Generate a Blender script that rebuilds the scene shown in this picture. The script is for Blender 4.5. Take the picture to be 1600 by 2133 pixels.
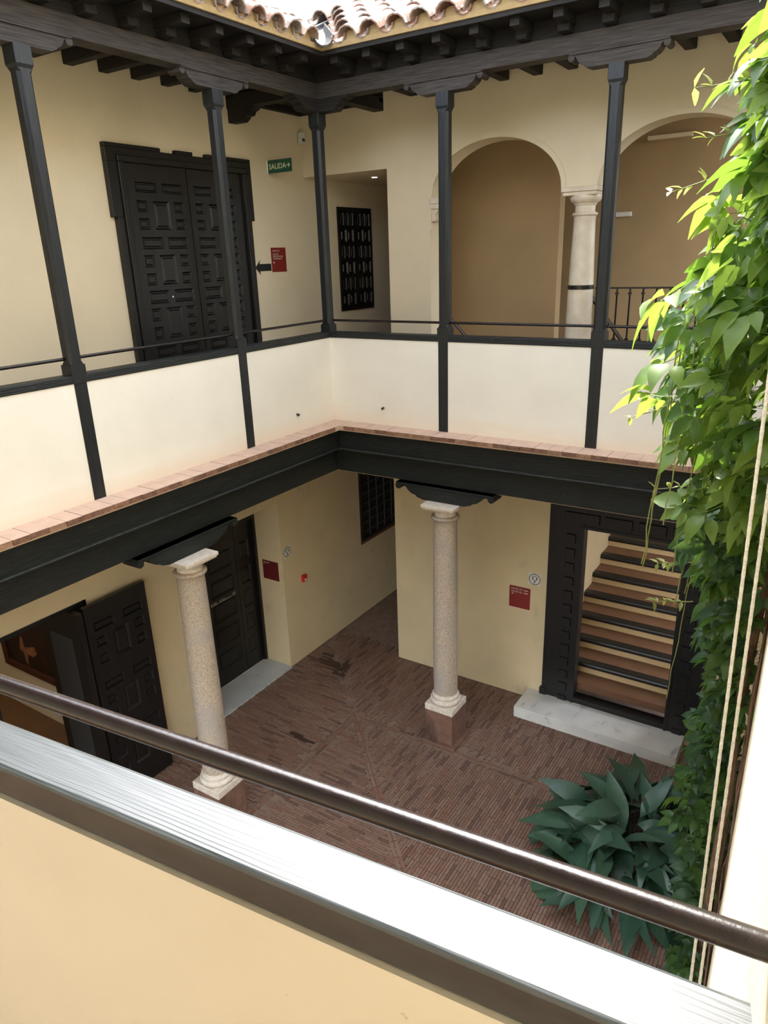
import bpy, bmesh, math, random
from mathutils import Vector, Matrix
random.seed(7)
R = math.radians
scene = bpy.context.scene
for o in list(bpy.data.objects):
    bpy.data.objects.remove(o)
COL = scene.collection

# ------------------------------------------------------------------ camera
YAW, PITCH, ROLL, FPX = -0.58034843, 0.34644504, -0.03365777, 1476.592
CAM = Vector((4.2161423, -5.59145321, 1.52105802))
cy, sy, cp, sp = math.cos(YAW), math.sin(YAW), math.cos(PITCH), math.sin(PITCH)
fw = Vector((sy * cp, cy * cp, -sp)); rt = Vector((cy, -sy, 0)); up = rt.cross(fw)
r2 = math.cos(ROLL) * rt + math.sin(ROLL) * up
u2 = -math.sin(ROLL) * rt + math.cos(ROLL) * up
cd = bpy.data.cameras.new('camera'); cam = bpy.data.objects.new('camera', cd); COL.objects.link(cam)
cam.matrix_world = Matrix(((r2.x, u2.x, -fw.x, CAM.x), (r2.y, u2.y, -fw.y, CAM.y), (r2.z, u2.z, -fw.z, CAM.z), (0, 0, 0, 1)))
cd.sensor_fit = 'HORIZONTAL'; cd.sensor_width = 36.0; cd.lens = 36.0 * FPX / 1600.0
cd.clip_start = 0.02; cd.clip_end = 200
scene.camera = cam

# ------------------------------------------------------------------ sky, sun, exposure
world = bpy.data.worlds.new('sky'); scene.world = world; world.use_nodes = True
wn = world.node_tree.nodes; wl = world.node_tree.links
bgn = wn['Background']
sky = wn.new('ShaderNodeTexSky'); sky.sky_type = 'NISHITA'; sky.sun_disc = False
SUN = Vector((-0.23, 0.56, 0.79)).normalized()          # direction towards the sun
sky.sun_elevation = math.asin(SUN.z); sky.sun_rotation = math.atan2(SUN.x, SUN.y)
sky.air_density = 1.0; sky.dust_density = 3.0; sky.ozone_density = 1.0
hsv = wn.new('ShaderNodeHueSaturation'); hsv.inputs['Saturation'].default_value = 0.42
wl.new(sky.outputs[0], hsv.inputs['Color']); wl.new(hsv.outputs[0], bgn.inputs['Color'])
bgn.inputs['Strength'].default_value = 0.62
sd = bpy.data.lights.new('sun', 'SUN'); sd.energy = 5.0; sd.angle = R(0.6); sd.color = (1.0, 0.93, 0.82)
so = bpy.data.objects.new('sun', sd); COL.objects.link(so)
so.rotation_euler = SUN.to_track_quat('Z', 'Y').to_euler()
vs = scene.view_settings
vs.view_transform = 'Standard'; vs.look = 'None'; vs.exposure = 1.22; vs.gamma = 1.0; vs.use_curve_mapping = False

# ------------------------------------------------------------------ helpers
class MB:
    def __init__(self):
        self.v = []; self.f = []; self.m = []
    def add(self, vs_, fs, mi=0):
        b = len(self.v); self.v += [tuple(p) for p in vs_]
        for f in fs:
            self.f.append([b + i for i in f]); self.m.append(mi)
        return self
    def box(self, x0, x1, y0, y1, z0, z1, T=None, mi=0):
        P = [(x0, y0, z0), (x1, y0, z0), (x1, y1, z0), (x0, y1, z0), (x0, y0, z1), (x1, y0, z1), (x1, y1, z1), (x0, y1, z1)]
        if T: P = [T(*p) for p in P]
        return self.add(P, [(0, 3, 2, 1), (4, 5, 6, 7), (0, 1, 5, 4), (1, 2, 6, 5), (2, 3, 7, 6), (3, 0, 4, 7)], mi)
    def loft(self, rings, cap=True, mi=0, closed=True):
        n = len(rings[0]); V = [p for r in rings for p in r]; F = []
        for k in range(len(rings) - 1):
            for i in range(n if closed else n - 1):
                j = (i + 1) % n
                F.append((k * n + i, k * n + j, (k + 1) * n + j, (k + 1) * n + i))
        if cap:
            F.append(tuple(reversed(range(n)))); F.append(tuple((len(rings) - 1) * n + i for i in range(n)))
        return self.add(V, F, mi)
    def prism(self, poly, a, b, T, mi=0):
        return self.loft([[T(p[0], p[1], a) for p in poly], [T(p[0], p[1], b) for p in poly]], mi=mi)
    def lathe(self, cx, cyy, prof, n=36, mi=0):
        rings = [[(cx + r * math.cos(2 * math.pi * i / n), cyy + r * math.sin(2 * math.pi * i / n), z) for i in range(n)] for r, z in prof]
        return self.loft(rings, mi=mi)
    def tube(self, pts, r, n=6, mi=0):
        pts = [Vector(p) for p in pts]; rings = []
        rs = r if isinstance(r, (list, tuple)) else [r] * len(pts)
        for i, p in enumerate(pts):
            t = (pts[min(i + 1, len(pts) - 1)] - pts[max(i - 1, 0)]).normalized()
            a = Vector((0, 0, 1)) if abs(t.z) < .9 else Vector((1, 0, 0))
            b = t.cross(a).normalized(); c = t.cross(b)
            rings.append([p + rs[i] * (b * math.cos(2 * math.pi * k / n) + c * math.sin(2 * math.pi * k / n)) for k in range(n)])
        return self.loft(rings, mi=mi)
    def grid(self, T, u0, u1, v0, v1, t0, t1, holes=(), mi=0):
        us = sorted({u0, u1, *[h[0] for h in holes], *[h[1] for h in holes]}); vv = sorted({v0, v1, *[h[2] for h in holes], *[h[3] for h in holes]})
        us = [u for u in us if u0 <= u <= u1]; vv = [v for v in vv if v0 <= v <= v1]
        def solid(i, j):
            if i < 0 or j < 0 or i >= len(us) - 1 or j >= len(vv) - 1: return False
            uc = (us[i] + us[i + 1]) / 2; vc = (vv[j] + vv[j + 1]) / 2
            return not any(h[0] < uc < h[1] and h[2] < vc < h[3] for h in holes)
        idx = {}
        V = []; F = []
        def g(i, j, k):
            if (i, j, k) not in idx:
                idx[(i, j, k)] = len(V); V.append(T(us[i], vv[j], t1 if k else t0))
            return idx[(i, j, k)]
        for i in range(len(us) - 1):
            for j in range(len(vv) - 1):
                if not solid(i, j): continue
                for k in (0, 1): F.append((g(i, j, k), g(i + 1, j, k), g(i + 1, j + 1, k), g(i, j + 1, k)))
                for (di, dj, a, b) in ((-1, 0, (i, j), (i, j + 1)), (1, 0, (i + 1, j), (i + 1, j + 1)), (0, -1, (i, j), (i + 1, j)), (0, 1, (i, j + 1), (i + 1, j + 1))):
                    if not solid(i + di, j + dj): F.append((g(*a, 0), g(*b, 0), g(*b, 1), g(*a, 1)))
        return self.add(V, F, mi)

WLOC = {}
def props(o, label=None, cat=None, group=None, kind=None):
    if label: o['label'] = label
    if cat: o['category'] = cat
    if group: o['group'] = group
    if kind: o['kind'] = kind
    return o
def empty(name, loc, label=None, cat=None, group=None, kind=None):
    o = bpy.data.objects.new(name, None); o.empty_display_size = .1; o.location = loc; COL.objects.link(o); WLOC[o] = Vector(loc)
    return props(o, label, cat, group, kind)
def mesh_of(name, mb, mats, smooth=False, recalc=True, origin=None):
    me = bpy.data.meshes.new(name); me.from_pydata(mb.v, [], mb.f)
    for m in (mats if isinstance(mats, (list, tuple)) else [mats]): me.materials.append(m)
    if any(mb.m): me.polygons.foreach_set('material_index', mb.m)
    if recalc:
        bm = bmesh.new(); bm.from_mesh(me); bmesh.ops.recalc_face_normals(bm, faces=bm.faces[:]); bm.to_mesh(me); bm.free()
    if smooth:
        me.polygons.foreach_set('use_smooth', [True] * len(me.polygons))
        me.set_sharp_from_angle(angle=R(40))
    me.update(); return me
def build(name, mb, mats, parent=None, label=None, cat=None, group=None, kind=None, smooth=False, bevel=0, recalc=True):
    xs = [p[0] for p in mb.v]; ys = [p[1] for p in mb.v]; zs = [p[2] for p in mb.v]
    org = Vector(((min(xs) + max(xs)) / 2, (min(ys) + max(ys)) / 2, min(zs)))
    mb.v = [(p[0] - org.x, p[1] - org.y, p[2] - org.z) for p in mb.v]
    o = bpy.data.objects.new(name, mesh_of(name, mb, mats, smooth, recalc)); COL.objects.link(o); WLOC[o] = org
    o.location = org
    if parent is not None:
        o.parent = parent; o.location = org - WLOC[parent]
    if bevel:
        b = o.modifiers.new('bevel', 'BEVEL'); b.width = bevel; b.segments = 2; b.limit_method = 'ANGLE'; b.angle_limit = R(40)
    return props(o, label, cat, group, kind)
def place(name, me, loc, rot=None, parent=None, **kw):
    o = bpy.data.objects.new(name, me); COL.objects.link(o); WLOC[o] = Vector(loc)
    if rot is not None: o.rotation_euler = rot.to_euler() if hasattr(rot, 'to_euler') else rot
    o.location = loc
    if parent is not None:
        o.parent = parent; o.location = Vector(loc) - WLOC[parent]
    return props(o, **kw)
TR = lambda s, d, z: (s, -d, z)        # back facade: s along +x from the courtyard corner, d out into the courtyard
TL = lambda s, d, z: (d, -s, z)        # left facade: s along -y
def extr(T, prof, s0, s1, mitre=False):
    m = MB(); m.loft([[T(s0 + (d if mitre else 0), d, z) for d, z in prof], [T(s1, d, z) for d, z in prof]]); return m

# ------------------------------------------------------------------ materials
def mat(name, c1, c2=None, scale=6, rough=.6, bump=0, bscale=60, stretch=(1, 1, 1), detail=4, spec=.5, metal=0, lo=.35, hi=.65, coord='world', coat=0):
    m = bpy.data.materials.new(name); m.use_nodes = True; nt = m.node_tree; n = nt.nodes; l = nt.links
    b = n['Principled BSDF']; b.inputs['Roughness'].default_value = rough; b.inputs['Specular IOR Level'].default_value = spec; b.inputs['Metallic'].default_value = metal
    if coat: b.inputs['Coat Weight'].default_value = coat; b.inputs['Coat Roughness'].default_value = .15
    b.inputs['Base Color'].default_value = (*c1, 1)
    if coord == 'world':
        src = n.new('ShaderNodeNewGeometry').outputs['Position']
    else:
        src = n.new('ShaderNodeTexCoord').outputs['Object']
    mp = n.new('ShaderNodeMapping'); mp.inputs['Scale'].default_value = stretch; l.new(src, mp.inputs['Vector'])
    if c2:
        t = n.new('ShaderNodeTexNoise'); t.inputs['Scale'].default_value = scale; t.inputs['Detail'].default_value = detail; l.new(mp.outputs[0], t.inputs['Vector'])
        cr = n.new('ShaderNodeValToRGB'); cr.color_ramp.elements[0].position = lo; cr.color_ramp.elements[1].position = hi
        cr.color_ramp.elements[0].color = (*c1, 1); cr.color_ramp.elements[1].color = (*c2, 1)
        l.new(t.outputs['Fac'], cr.inputs['Fac']); l.new(cr.outputs[0], b.inputs['Base Color'])
    if bump:
        t2 = n.new('ShaderNodeTexNoise'); t2.inputs['Scale'].default_value = bscale; t2.inputs['Detail'].default_value = 5; l.new(mp.outputs[0], t2.inputs['Vector'])
        bp = n.new('ShaderNodeBump'); bp.inputs['Strength'].default_value = bump; bp.inputs['Distance'].default_value = .01
        l.new(t2.outputs['Fac'], bp.inputs['Height']); l.new(bp.outputs[0], b.inputs['Normal'])
    return m
def overlay(m, color, scale, lo, hi, stretch=(1, 1, 1), rough=None):
    """a second noise layer (stains, lichen, flakes) over a material's base colour"""
    nt = m.node_tree; n = nt.nodes; l = nt.links; b = n['Principled BSDF']
    src = n.new('ShaderNodeNewGeometry').outputs['Position']
    mp = n.new('ShaderNodeMapping'); mp.inputs['Scale'].default_value = stretch; mp.inputs['Location'].default_value = (3.1, 7.7, 1.3); l.new(src, mp.inputs['Vector'])
    t = n.new('ShaderNodeTexNoise'); t.inputs['Scale'].default_value = scale; t.inputs['Detail'].default_value = 6; l.new(mp.outputs[0], t.inputs['Vector'])
    cr = n.new('ShaderNodeValToRGB'); cr.color_ramp.elements[0].position = lo; cr.color_ramp.elements[1].position = hi
    l.new(t.outputs['Fac'], cr.inputs['Fac'])
    mx = n.new('ShaderNodeMix'); mx.data_type = 'RGBA'; l.new(cr.outputs[0], mx.inputs['Factor'])
    s = b.inputs['Base Color']
    if s.is_linked: l.new(s.links[0].from_socket, mx.inputs['A'])
    else: mx.inputs['A'].default_value = s.default_value
    mx.inputs['B'].default_value = (*color, 1); l.new(mx.outputs['Result'], s)
    return m

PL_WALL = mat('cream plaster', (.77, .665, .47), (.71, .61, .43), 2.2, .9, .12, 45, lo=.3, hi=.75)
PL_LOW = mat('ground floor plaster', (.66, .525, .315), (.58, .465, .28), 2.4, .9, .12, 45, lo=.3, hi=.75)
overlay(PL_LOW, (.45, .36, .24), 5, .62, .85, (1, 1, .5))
PL_PAR = mat('parapet plaster', (.82, .78, .68), (.77, .73, .63), 3, .9, .10, 40, lo=.3, hi=.75)
def foot_stain(m, color, z0, z1):
    nt = m.node_tree; n = nt.nodes; l = nt.links; b = n['Principled BSDF']
    g = n.new('ShaderNodeNewGeometry'); sx = n.new('ShaderNodeSeparateXYZ'); l.new(g.outputs['Position'], sx.inputs[0])
    t = n.new('ShaderNodeTexNoise'); t.inputs['Scale'].default_value = 7; t.inputs['Detail'].default_value = 5
    ad = n.new('ShaderNodeMath'); ad.operation = 'MULTIPLY_ADD'; ad.inputs[1].default_value = .22; l.new(t.outputs['Fac'], ad.inputs[0]); l.new(sx.outputs['Z'], ad.inputs[2])
    mr = n.new('ShaderNodeMapRange'); mr.inputs['From Min'].default_value = z1 + .11; mr.inputs['From Max'].default_value = z0 + .11; mr.inputs['To Max'].default_value = .55; l.new(ad.outputs[0], mr.inputs['Value'])
    mx = n.new('ShaderNodeMix'); mx.data_type = 'RGBA'; l.new(mr.outputs[0], mx.inputs['Factor']); s = b.inputs['Base Color']; l.new(s.links[0].from_socket, mx.inputs['A'])
    mx.inputs['B'].default_value = (*color, 1); l.new(mx.outputs['Result'], s)
foot_stain(PL_PAR, (.74, .58, .42), -.02, .16)
PL_NEAR = mat('warm plaster', (.73, .68, .55), (.69, .64, .515), 4, .9, .08, 30, lo=.3, hi=.75)
overlay(PL_NEAR, (.45, .32, .18), 26, .74, .78)
PL_RIGHT = mat('sunlit wall plaster', (.82, .74, .56), (.74, .66, .50), 5, .9, .10, 40)
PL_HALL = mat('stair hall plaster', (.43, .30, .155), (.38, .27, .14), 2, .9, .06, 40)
W_BEAM = mat('dark beam paint', (.011, .013, .013), (.021, .025, .024), 5, .5, .6, 6, (1.2, 1.2, 24), spec=.3)
overlay(W_BEAM, (.10, .10, .095), 5, .70, .76, (1.5, 1.5, 34))
W_ROOF = mat('weathered roof timber', (.030, .025, .022), (.062, .053, .047), 4, .65, .5, 6, (1.2, 1.2, 22), spec=.3)
W_EAVE = mat('dark eave timber', (.010, .009, .008), (.022, .019, .017), 4, .65, .4, 6, (1.2, 1.2, 22), spec=.3)
W_POST = mat('dark post paint', (.008, .010, .011), (.015, .018, .019), 5, .45, .4, 6, (24, 24, 1.2), spec=.4)
W_DOOR = mat('dark door paint', (.006, .0055, .005), (.010, .009, .008), 5, .36, .2, 6, (18, 18, 1.5), spec=.5)
W_SILL = mat('glossy sill paint', (.030, .037, .040), (.045, .054, .057), 3, .29, .0, 3.0, (1.2, 30, 8), spec=.7)
def wood_grain(m, ang):
    """long wavy grain lines and knots as relief in the paint"""
    nt = m.node_tree; n = nt.nodes; l = nt.links
    g = n.new('ShaderNodeNewGeometry'); mp = n.new('ShaderNodeMapping'); mp.inputs['Rotation'].default_value = (0, 0, -ang); l.new(g.outputs['Position'], mp.inputs['Vector'])
    sc = n.new('ShaderNodeMapping'); sc.inputs['Scale'].default_value = (.9, 9, 2); l.new(mp.outputs[0], sc.inputs['Vector'])
    w = n.new('ShaderNodeTexWave'); w.wave_type = 'BANDS'; w.bands_direction = 'Y'; w.inputs['Scale'].default_value = 5; w.inputs['Distortion'].default_value = 9; w.inputs['Detail'].default_value = 3; w.inputs['Detail Scale'].default_value = .55
    l.new(sc.outputs[0], w.inputs['Vector'])
    f = n.new('ShaderNodeMapping'); f.inputs['Scale'].default_value = (6, 260, 60); l.new(mp.outputs[0], f.inputs['Vector'])
    t = n.new('ShaderNodeTexNoise'); t.inputs['Scale'].default_value = 1; t.inputs['Detail'].default_value = 3; l.new(f.outputs[0], t.inputs['Vector'])
    ad = n.new('ShaderNodeMath'); ad.operation = 'MULTIPLY_ADD'; ad.inputs[1].default_value = .7; l.new(t.outputs['Fac'], ad.inputs[0]); l.new(w.outputs['Fac'], ad.inputs[2])
    b = n.new('ShaderNodeBump'); b.inputs['Strength'].default_value = .16; b.inputs['Distance'].default_value = .004
    l.new(ad.outputs[0], b.inputs['Height']); l.new(b.outputs[0], n['Principled BSDF'].inputs['Normal'])
wood_grain(W_SILL, R(6.2))
BEAD_LIT = mat('bead highlight paint', (.045, .052, .05), (.02, .024, .023), 30, .5)  # sky-lit highlight along the beam's bead, painted as a lighter colour
IRON = mat('brown iron', (.010, .007, .0065), (.016, .011, .010), 30, .25, .05, 160, spec=.42)
STONE = mat('column stone', (.38, .30, .215), (.53, .44, .345), 75, .75, .4, 140, lo=.38, hi=.6)
overlay(STONE, (.38, .34, .31), 3.5, .5, .75)
overlay(STONE, (.33, .20, .10), 9, .66, .78, (1, 1, .35))
CAPST = mat('capital stone', (.62, .53, .42), (.74, .67, .58), 30, .75, .3, 110)
MARBLE_W = mat('white marble', (.70, .68, .62), (.60, .59, .55), 5, .35, 0)
overlay(MARBLE_W, (.33, .34, .33), 7, .60, .74, (1, .45, 1))
MARBLE_G = mat('grey marble', (.46, .48, .48), (.52, .54, .53), 5, .3, 0)
overlay(MARBLE_G, (.25, .26, .27), 5, .62, .7, (.5, 2.2, 1))
MARBLE_C = mat('cream marble', (.74, .66, .52), (.62, .52, .38), 7, .4, .05, 60)
PED = mat('pedestal clay', (.15, .075, .05), (.20, .105, .07), 10, .85, .3, 60)
overlay(PED, (.07, .04, .03), 5, .52, .68, (1, 1, .6))
BR = [mat('floor brick tone', c, tuple(k * .8 for k in c), 30, .75, .2, 120) for c in ((0.217, 0.123, 0.084), (0.239, 0.142, 0.102), (0.196, 0.113, 0.080), (0.258, 0.157, 0.113), (0.145, 0.081, 0.058), (0.232, 0.119, 0.078))]
BR_WET = mat('wet floor brick', (.055, .030, .022), (.07, .038, .028), 30, .45)
MORTAR = mat('floor mortar', (.25, .175, .13), (.20, .13, .095), 12, .9, .2, 90)
LEDGE = [mat('ledge brick', c, tuple(k * .6 for k in c), 26, .8, .25, 90) for c in ((.30, .15, .09), (.22, .11, .07), (.36, .20, .12))]
LEDGE_T = mat('dusty ledge top', (.66, .47, .36), (.58, .41, .31), 9, .85, .15, 90)
LEDGE_M = mat('ledge mortar', (.64, .47, .35), (.56, .40, .29), 10, .9, .2, 60)
TILE = []
for c in ((.36, .22, .155), (.40, .28, .21), (.30, .16, .11), (.33, .26, .21)):
    t_ = mat('roof tile clay', c, tuple(k * .7 for k in c), 12, .85, .4, 60); overlay(t_, (.42, .40, .37), 14, .52, .64); overlay(t_, (.12, .11, .10), 22, .60, .70); TILE.append(t_)
LEADG = mat('grey weathered mortar', (.07, .067, .064), (.035, .034, .032), 16, 1.0, .5, 40, (4, 4, 1))
OCHRE = mat('ochre mortar', (.50, .37, .19), (.42, .30, .15), 12, .9, .3, 60)
RED = mat('red sign face', (.22, .018, .012), None, rough=.5)
REDDARK = mat('dark red sign face', (.12, .010, .012), None, rough=.5)
REDBOX = mat('red alarm plastic', (.55, .025, .015), None, rough=.4)
GREEN = mat('green sign face', (.010, .085, .045), None, rough=.4)
WHITE = mat('white plastic', (.75, .74, .70), None, rough=.5)
PAPER = mat('white sticker', (.62, .60, .54), None, rough=.5)
LETTER = mat('pale lettering', (.72, .62, .50), None, rough=.6)
LETTER_G = mat('pale green lettering', (.70, .75, .50), None, rough=.6)
BLACK = mat('black print', (.012, .011, .010), None, rough=.6)
GREY = mat('grey pane', (.026, .028, .027), (.03, .032, .031), 2, .35)
LATTICE = mat('lattice paint', (.050, .052, .050), None, rough=.5)
CLAYSILL = mat('brown sill', (.15, .075, .045), (.12, .06, .035), 10, .8)
TREAD = mat('stair tread clay', (.135, .062, .028), (.16, .076, .035), 6, .5)
RISER = mat('stair riser plaster', (.56, .39, .20), (.51, .355, .18), 6, .7)
ROPE_M = mat('white rope fibre', (.80, .76, .66), (.62, .58, .48), 140, .9, .5, 120, (1, 1, 1.0))
BARK = mat('vine bark', (.20, .115, .065), (.11, .062, .038), 14, .9, .8, 30, (3, 3, .6))
STEM = mat('vine stem', (.20, .22, .06), (.16, .17, .045), 20, .7)
ROOMFLOOR = mat('room floor clay', (.20, .105, .050), (.17, .09, .045), 4, .5)
CANVAS = mat('dark canvas', (.018, .010, .008), (.035, .016, .010), 6, .5)
FLESH = mat('warm painted tone', (.34, .15, .07), (.20, .08, .04), 12, .5)
FRAMEW = mat('picture frame wood', (.085, .028, .016), (.06, .02, .012), 10, .4)
def leafmat(name, c, tr, rough=.42, mix=.42):
    m = bpy.data.materials.new(name); m.use_nodes = True; n = m.node_tree.nodes; l = m.node_tree.links
    b = n['Principled BSDF']; b.inputs['Roughness'].default_value = rough
    g = n.new('ShaderNodeNewGeometry'); t = n.new('ShaderNodeTexNoise'); t.inputs['Scale'].default_value = 30; l.new(g.outputs['Position'], t.inputs['Vector'])
    cr = n.new('ShaderNodeValToRGB'); cr.color_ramp.elements[0].color = (*[k * .7 for k in c], 1); cr.color_ramp.elements[1].color = (*[k * 1.25 for k in c], 1)
    l.new(t.outputs['Fac'], cr.inputs['Fac']); l.new(cr.outputs[0], b.inputs['Base Color'])
    ts = n.new('ShaderNodeBsdfTranslucent'); ts.inputs['Color'].default_value = (*tr, 1)
    mx = n.new('ShaderNodeMixShader'); mx.inputs[0].default_value = mix
    l.new(b.outputs[0], mx.inputs[1]); l.new(ts.outputs[0], mx.inputs[2]); l.new(mx.outputs[0], n['Material Output'].inputs['Surface'])
    return m
LEAF = [leafmat('vine leaf green', (.055, .125, .030), (.20, .36, .035)), leafmat('vine leaf sunlit', (.13, .22, .045), (.36, .52, .07)), leafmat('vine leaf shaded', (.035, .085, .035), (.12, .25, .03))]
PALE = leafmat('young vine leaf', (.26, .30, .09), (.5, .55, .12))
ASPI = [leafmat('broad dark leaf', (.032, .078, .048), (.04, .10, .03), .40, .10), leafmat('broad dark leaf light', (.050, .105, .062), (.05, .12, .035), .40, .10)]

ZF = -3.297                                  # courtyard floor
XL, YB = -1.05, 1.07                         # left and back gallery walls
SL, SB = 5.6, 3.98                           # facade lengths

# ================================================================== STRUCTURE
# ---- left gallery wall (plane x = -1.05)
MLW = lambda u, v, t: (XL - t, u, v)
m = MB().grid(MLW, -6.9, 3.4, ZF, 3.1, 0, .45, holes=[(-1.0, .2, ZF, -1.12), (-3.35, -2.365, ZF, -1.21)])
m.m = [0] * len(m.f)
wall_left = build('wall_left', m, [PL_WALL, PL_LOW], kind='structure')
for p in wall_left.data.polygons:            # the ground floor storey gets a duller plaster colour
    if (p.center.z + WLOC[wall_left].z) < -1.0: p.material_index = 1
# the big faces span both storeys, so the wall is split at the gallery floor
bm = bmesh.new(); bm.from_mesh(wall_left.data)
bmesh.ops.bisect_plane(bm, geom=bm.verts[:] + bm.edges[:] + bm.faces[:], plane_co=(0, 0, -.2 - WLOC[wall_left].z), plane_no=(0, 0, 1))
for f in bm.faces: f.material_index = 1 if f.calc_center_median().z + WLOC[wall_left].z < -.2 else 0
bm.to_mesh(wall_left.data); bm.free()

# ---- back gallery wall with the two arches (plane y = 1.07)
TH = .25
A1, A2 = (1.19, .655, .465), (2.835, .665, .465); SPR = 2.04
def archz(x):
    for c, a, b in (A1, A2):
        if abs(x - c) < a: return SPR + b * math.sqrt(max(0, 1 - ((x - c) / a) ** 2))
    return None
m = MB()
MB_ = lambda u, v, t: (u, YB + t, v)
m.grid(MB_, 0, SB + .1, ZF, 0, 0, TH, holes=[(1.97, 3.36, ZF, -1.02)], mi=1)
m.box(.02, .514, YB, YB + TH, 0, SPR)
m.box(XL, .02, YB, YB + TH, 2.345, 3.1)
m.box(3.52, SB + .1, YB, YB + TH, 0, SPR)
xs = [.02, .514, A1[0] - A1[1]]
for c, a, b in (A1, A2):
    xs += [c - a * math.cos(math.pi * k / 40) for k in range(41)]
xs += [3.52, SB + .1]; xs = sorted(set(round(x, 5) for x in xs))
bot = [(archz(x) or SPR) for x in xs]
V = []; F = []
for x, z in zip(xs, bot):
    V += [(x, YB, z), (x, YB, 3.1), (x, YB + TH, z), (x, YB + TH, 3.1)]
for i in range(len(xs) - 1):
    a, b = 4 * i, 4 * i + 4
    F += [(a, b, b + 1, a + 1), (a + 2, a + 3, b + 3, b + 2), (a, a + 2, b + 2, b), (a + 1, b + 1, b + 3, a + 3)]
m.add(V, F)
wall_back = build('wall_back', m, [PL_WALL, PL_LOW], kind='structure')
for k, (c, a, b) in enumerate((A1, A2)):     # raised plaster band round each arch
    m = MB(); rings = []
    for i in range(41):
        t = math.pi * i / 40; ca, sa = -math.cos(t), math.sin(t)
        pin = (c + a * ca, SPR + b * sa); pout = (c + (a + .045) * ca, SPR + (b + .045) * sa)
        rings.append([(pin[0], YB - .012, pin[1]), (pout[0], YB - .012, pout[1]), (pout[0], YB + .01, pout[1]), (pin[0], YB + .01, pin[1])])
    m.loft(rings); build('trim_%d' % (k + 1), m, PL_WALL, kind='structure', smooth=True)
build('trim_3', MB().box(.506, .53, YB - .012, YB + .01, 1.74, SPR), PL_WALL, kind='structure')

# ---- passage, stair hall
m = MB(); m.box(0, .1, YB + TH, 3.4, ZF, 3.1); m.box(XL, 4.1, 3.4, 3.55, ZF, 3.1)
m.box(.1, 1.42, 2.25, 2.4, -.2, 3.1)
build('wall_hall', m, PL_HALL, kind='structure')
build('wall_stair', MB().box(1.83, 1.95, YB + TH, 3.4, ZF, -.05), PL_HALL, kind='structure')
build('ceiling_passage', MB().box(XL, 0, YB + .001, 3.4, 2.345, 2.42), PL_WALL, kind='structure')
m = MB(); m.box(XL, 0, -.15, 3.4, -.3, -.03); m.box(0, SB, .02, YB + .01, -.3, -.03); m.box(.1, 1.95, YB + TH, 3.4, -.3, -.03); m.box(XL, -.02, -5.2, -.15, -.3, -.03); m.box(1.95, SB, YB + TH, 2.3, -.3, -.03)  # last box: unseen slab added over the stairs to darken them
build('floor_gallery', m, ROOMFLOOR, kind='structure')
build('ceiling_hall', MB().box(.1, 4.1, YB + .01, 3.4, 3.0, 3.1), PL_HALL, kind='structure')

# ---- parapets (courtyard face flush with s, d = 0)
m = MB().box(0, SB, -.10, 0, -.04, .80, TR); build('wall_parapet_back', m, PL_PAR, kind='structure')
m = MB().box(-.1, SL, -.10, 0, -.04, .80, TL); build('wall_parapet_left', m, PL_PAR, kind='structure')
# ---- right wall behind the vine, its near end given a splay to catch the sun
RW = lambda y: 4.2018 - (y + 4.85) * (4.2018 - 3.985) / (1.3 + 4.85)
poly = [(4.2018, -4.85), (RW(1.3), 1.3), (4.5, 1.3), (5.2, -4.0), (5.2, -6.2), (4.3962, -5.85)]
m = MB(); m.loft([[(x, y, ZF) for x, y in poly], [(x, y, 4.3) for x, y in poly]])
build('wall_right', m, PL_RIGHT, kind='structure')

# ---- near parapet, standing at a slight angle to the back facade
NA = R(6.2); NU = Vector((math.cos(NA), math.sin(NA), 0)); NV = Vector((-math.sin(NA), math.cos(NA), 0)); NO = Vector((3.85, -5.062, 0))
TN = lambda s, d, z: tuple(NO + NU * s + NV * d + Vector((0, 0, z)))     # d = 0 on the outer edge of the sill, negative towards the camera
build('wall_parapet_front', MB().box(-3.2, .75, -.082, -.012, -.3, .797, TN), PL_NEAR, kind='structure')
m = MB().box(-5.2, 1.0, -1.6, -.05, -.3, -.03, TN); build('floor_gallery_front', m, ROOMFLOOR, kind='structure')
m = MB().box(-1.5, 5.2, -6.85, -6.7, -.3, 3.2); build('wall_front', m, PL_NEAR, kind='structure')
m = MB(); m.box(-1.5, 5.2, -6.85, -4.70, 3.05, 3.15); build('ceiling_front', m, W_ROOF, kind='structure')

# ---- room behind the open door on the left, ground floor
m = MB(); m.box(-5.2, XL - .45, -2.0, -1.88, ZF, -.6); m.box(-5.3, -5.2, -4.6, -1.88, ZF, -.6); m.box(-5.2, XL - .45, -4.7, -4.6, ZF, -.6)
build('wall_room', m, PL_WALL, kind='structure')
build('ceiling_room', MB().box(-5.3, XL - .45, -4.7, -1.88, -.6, -.5), PL_WALL, kind='structure')
build('floor_room', MB().box(-5.3, XL, -4.7, -1.88, ZF - .06, ZF + .002), ROOMFLOOR, kind='structure')
la = bpy.data.lights.new('room_lamp', 'AREA'); la.energy = 5; la.size = 1.2; la.color = (1, .86, .66)
lo_ = bpy.data.objects.new('room_lamp', la); lo_.location = (-3.2, -3.3, -.66); COL.objects.link(lo_)

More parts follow.
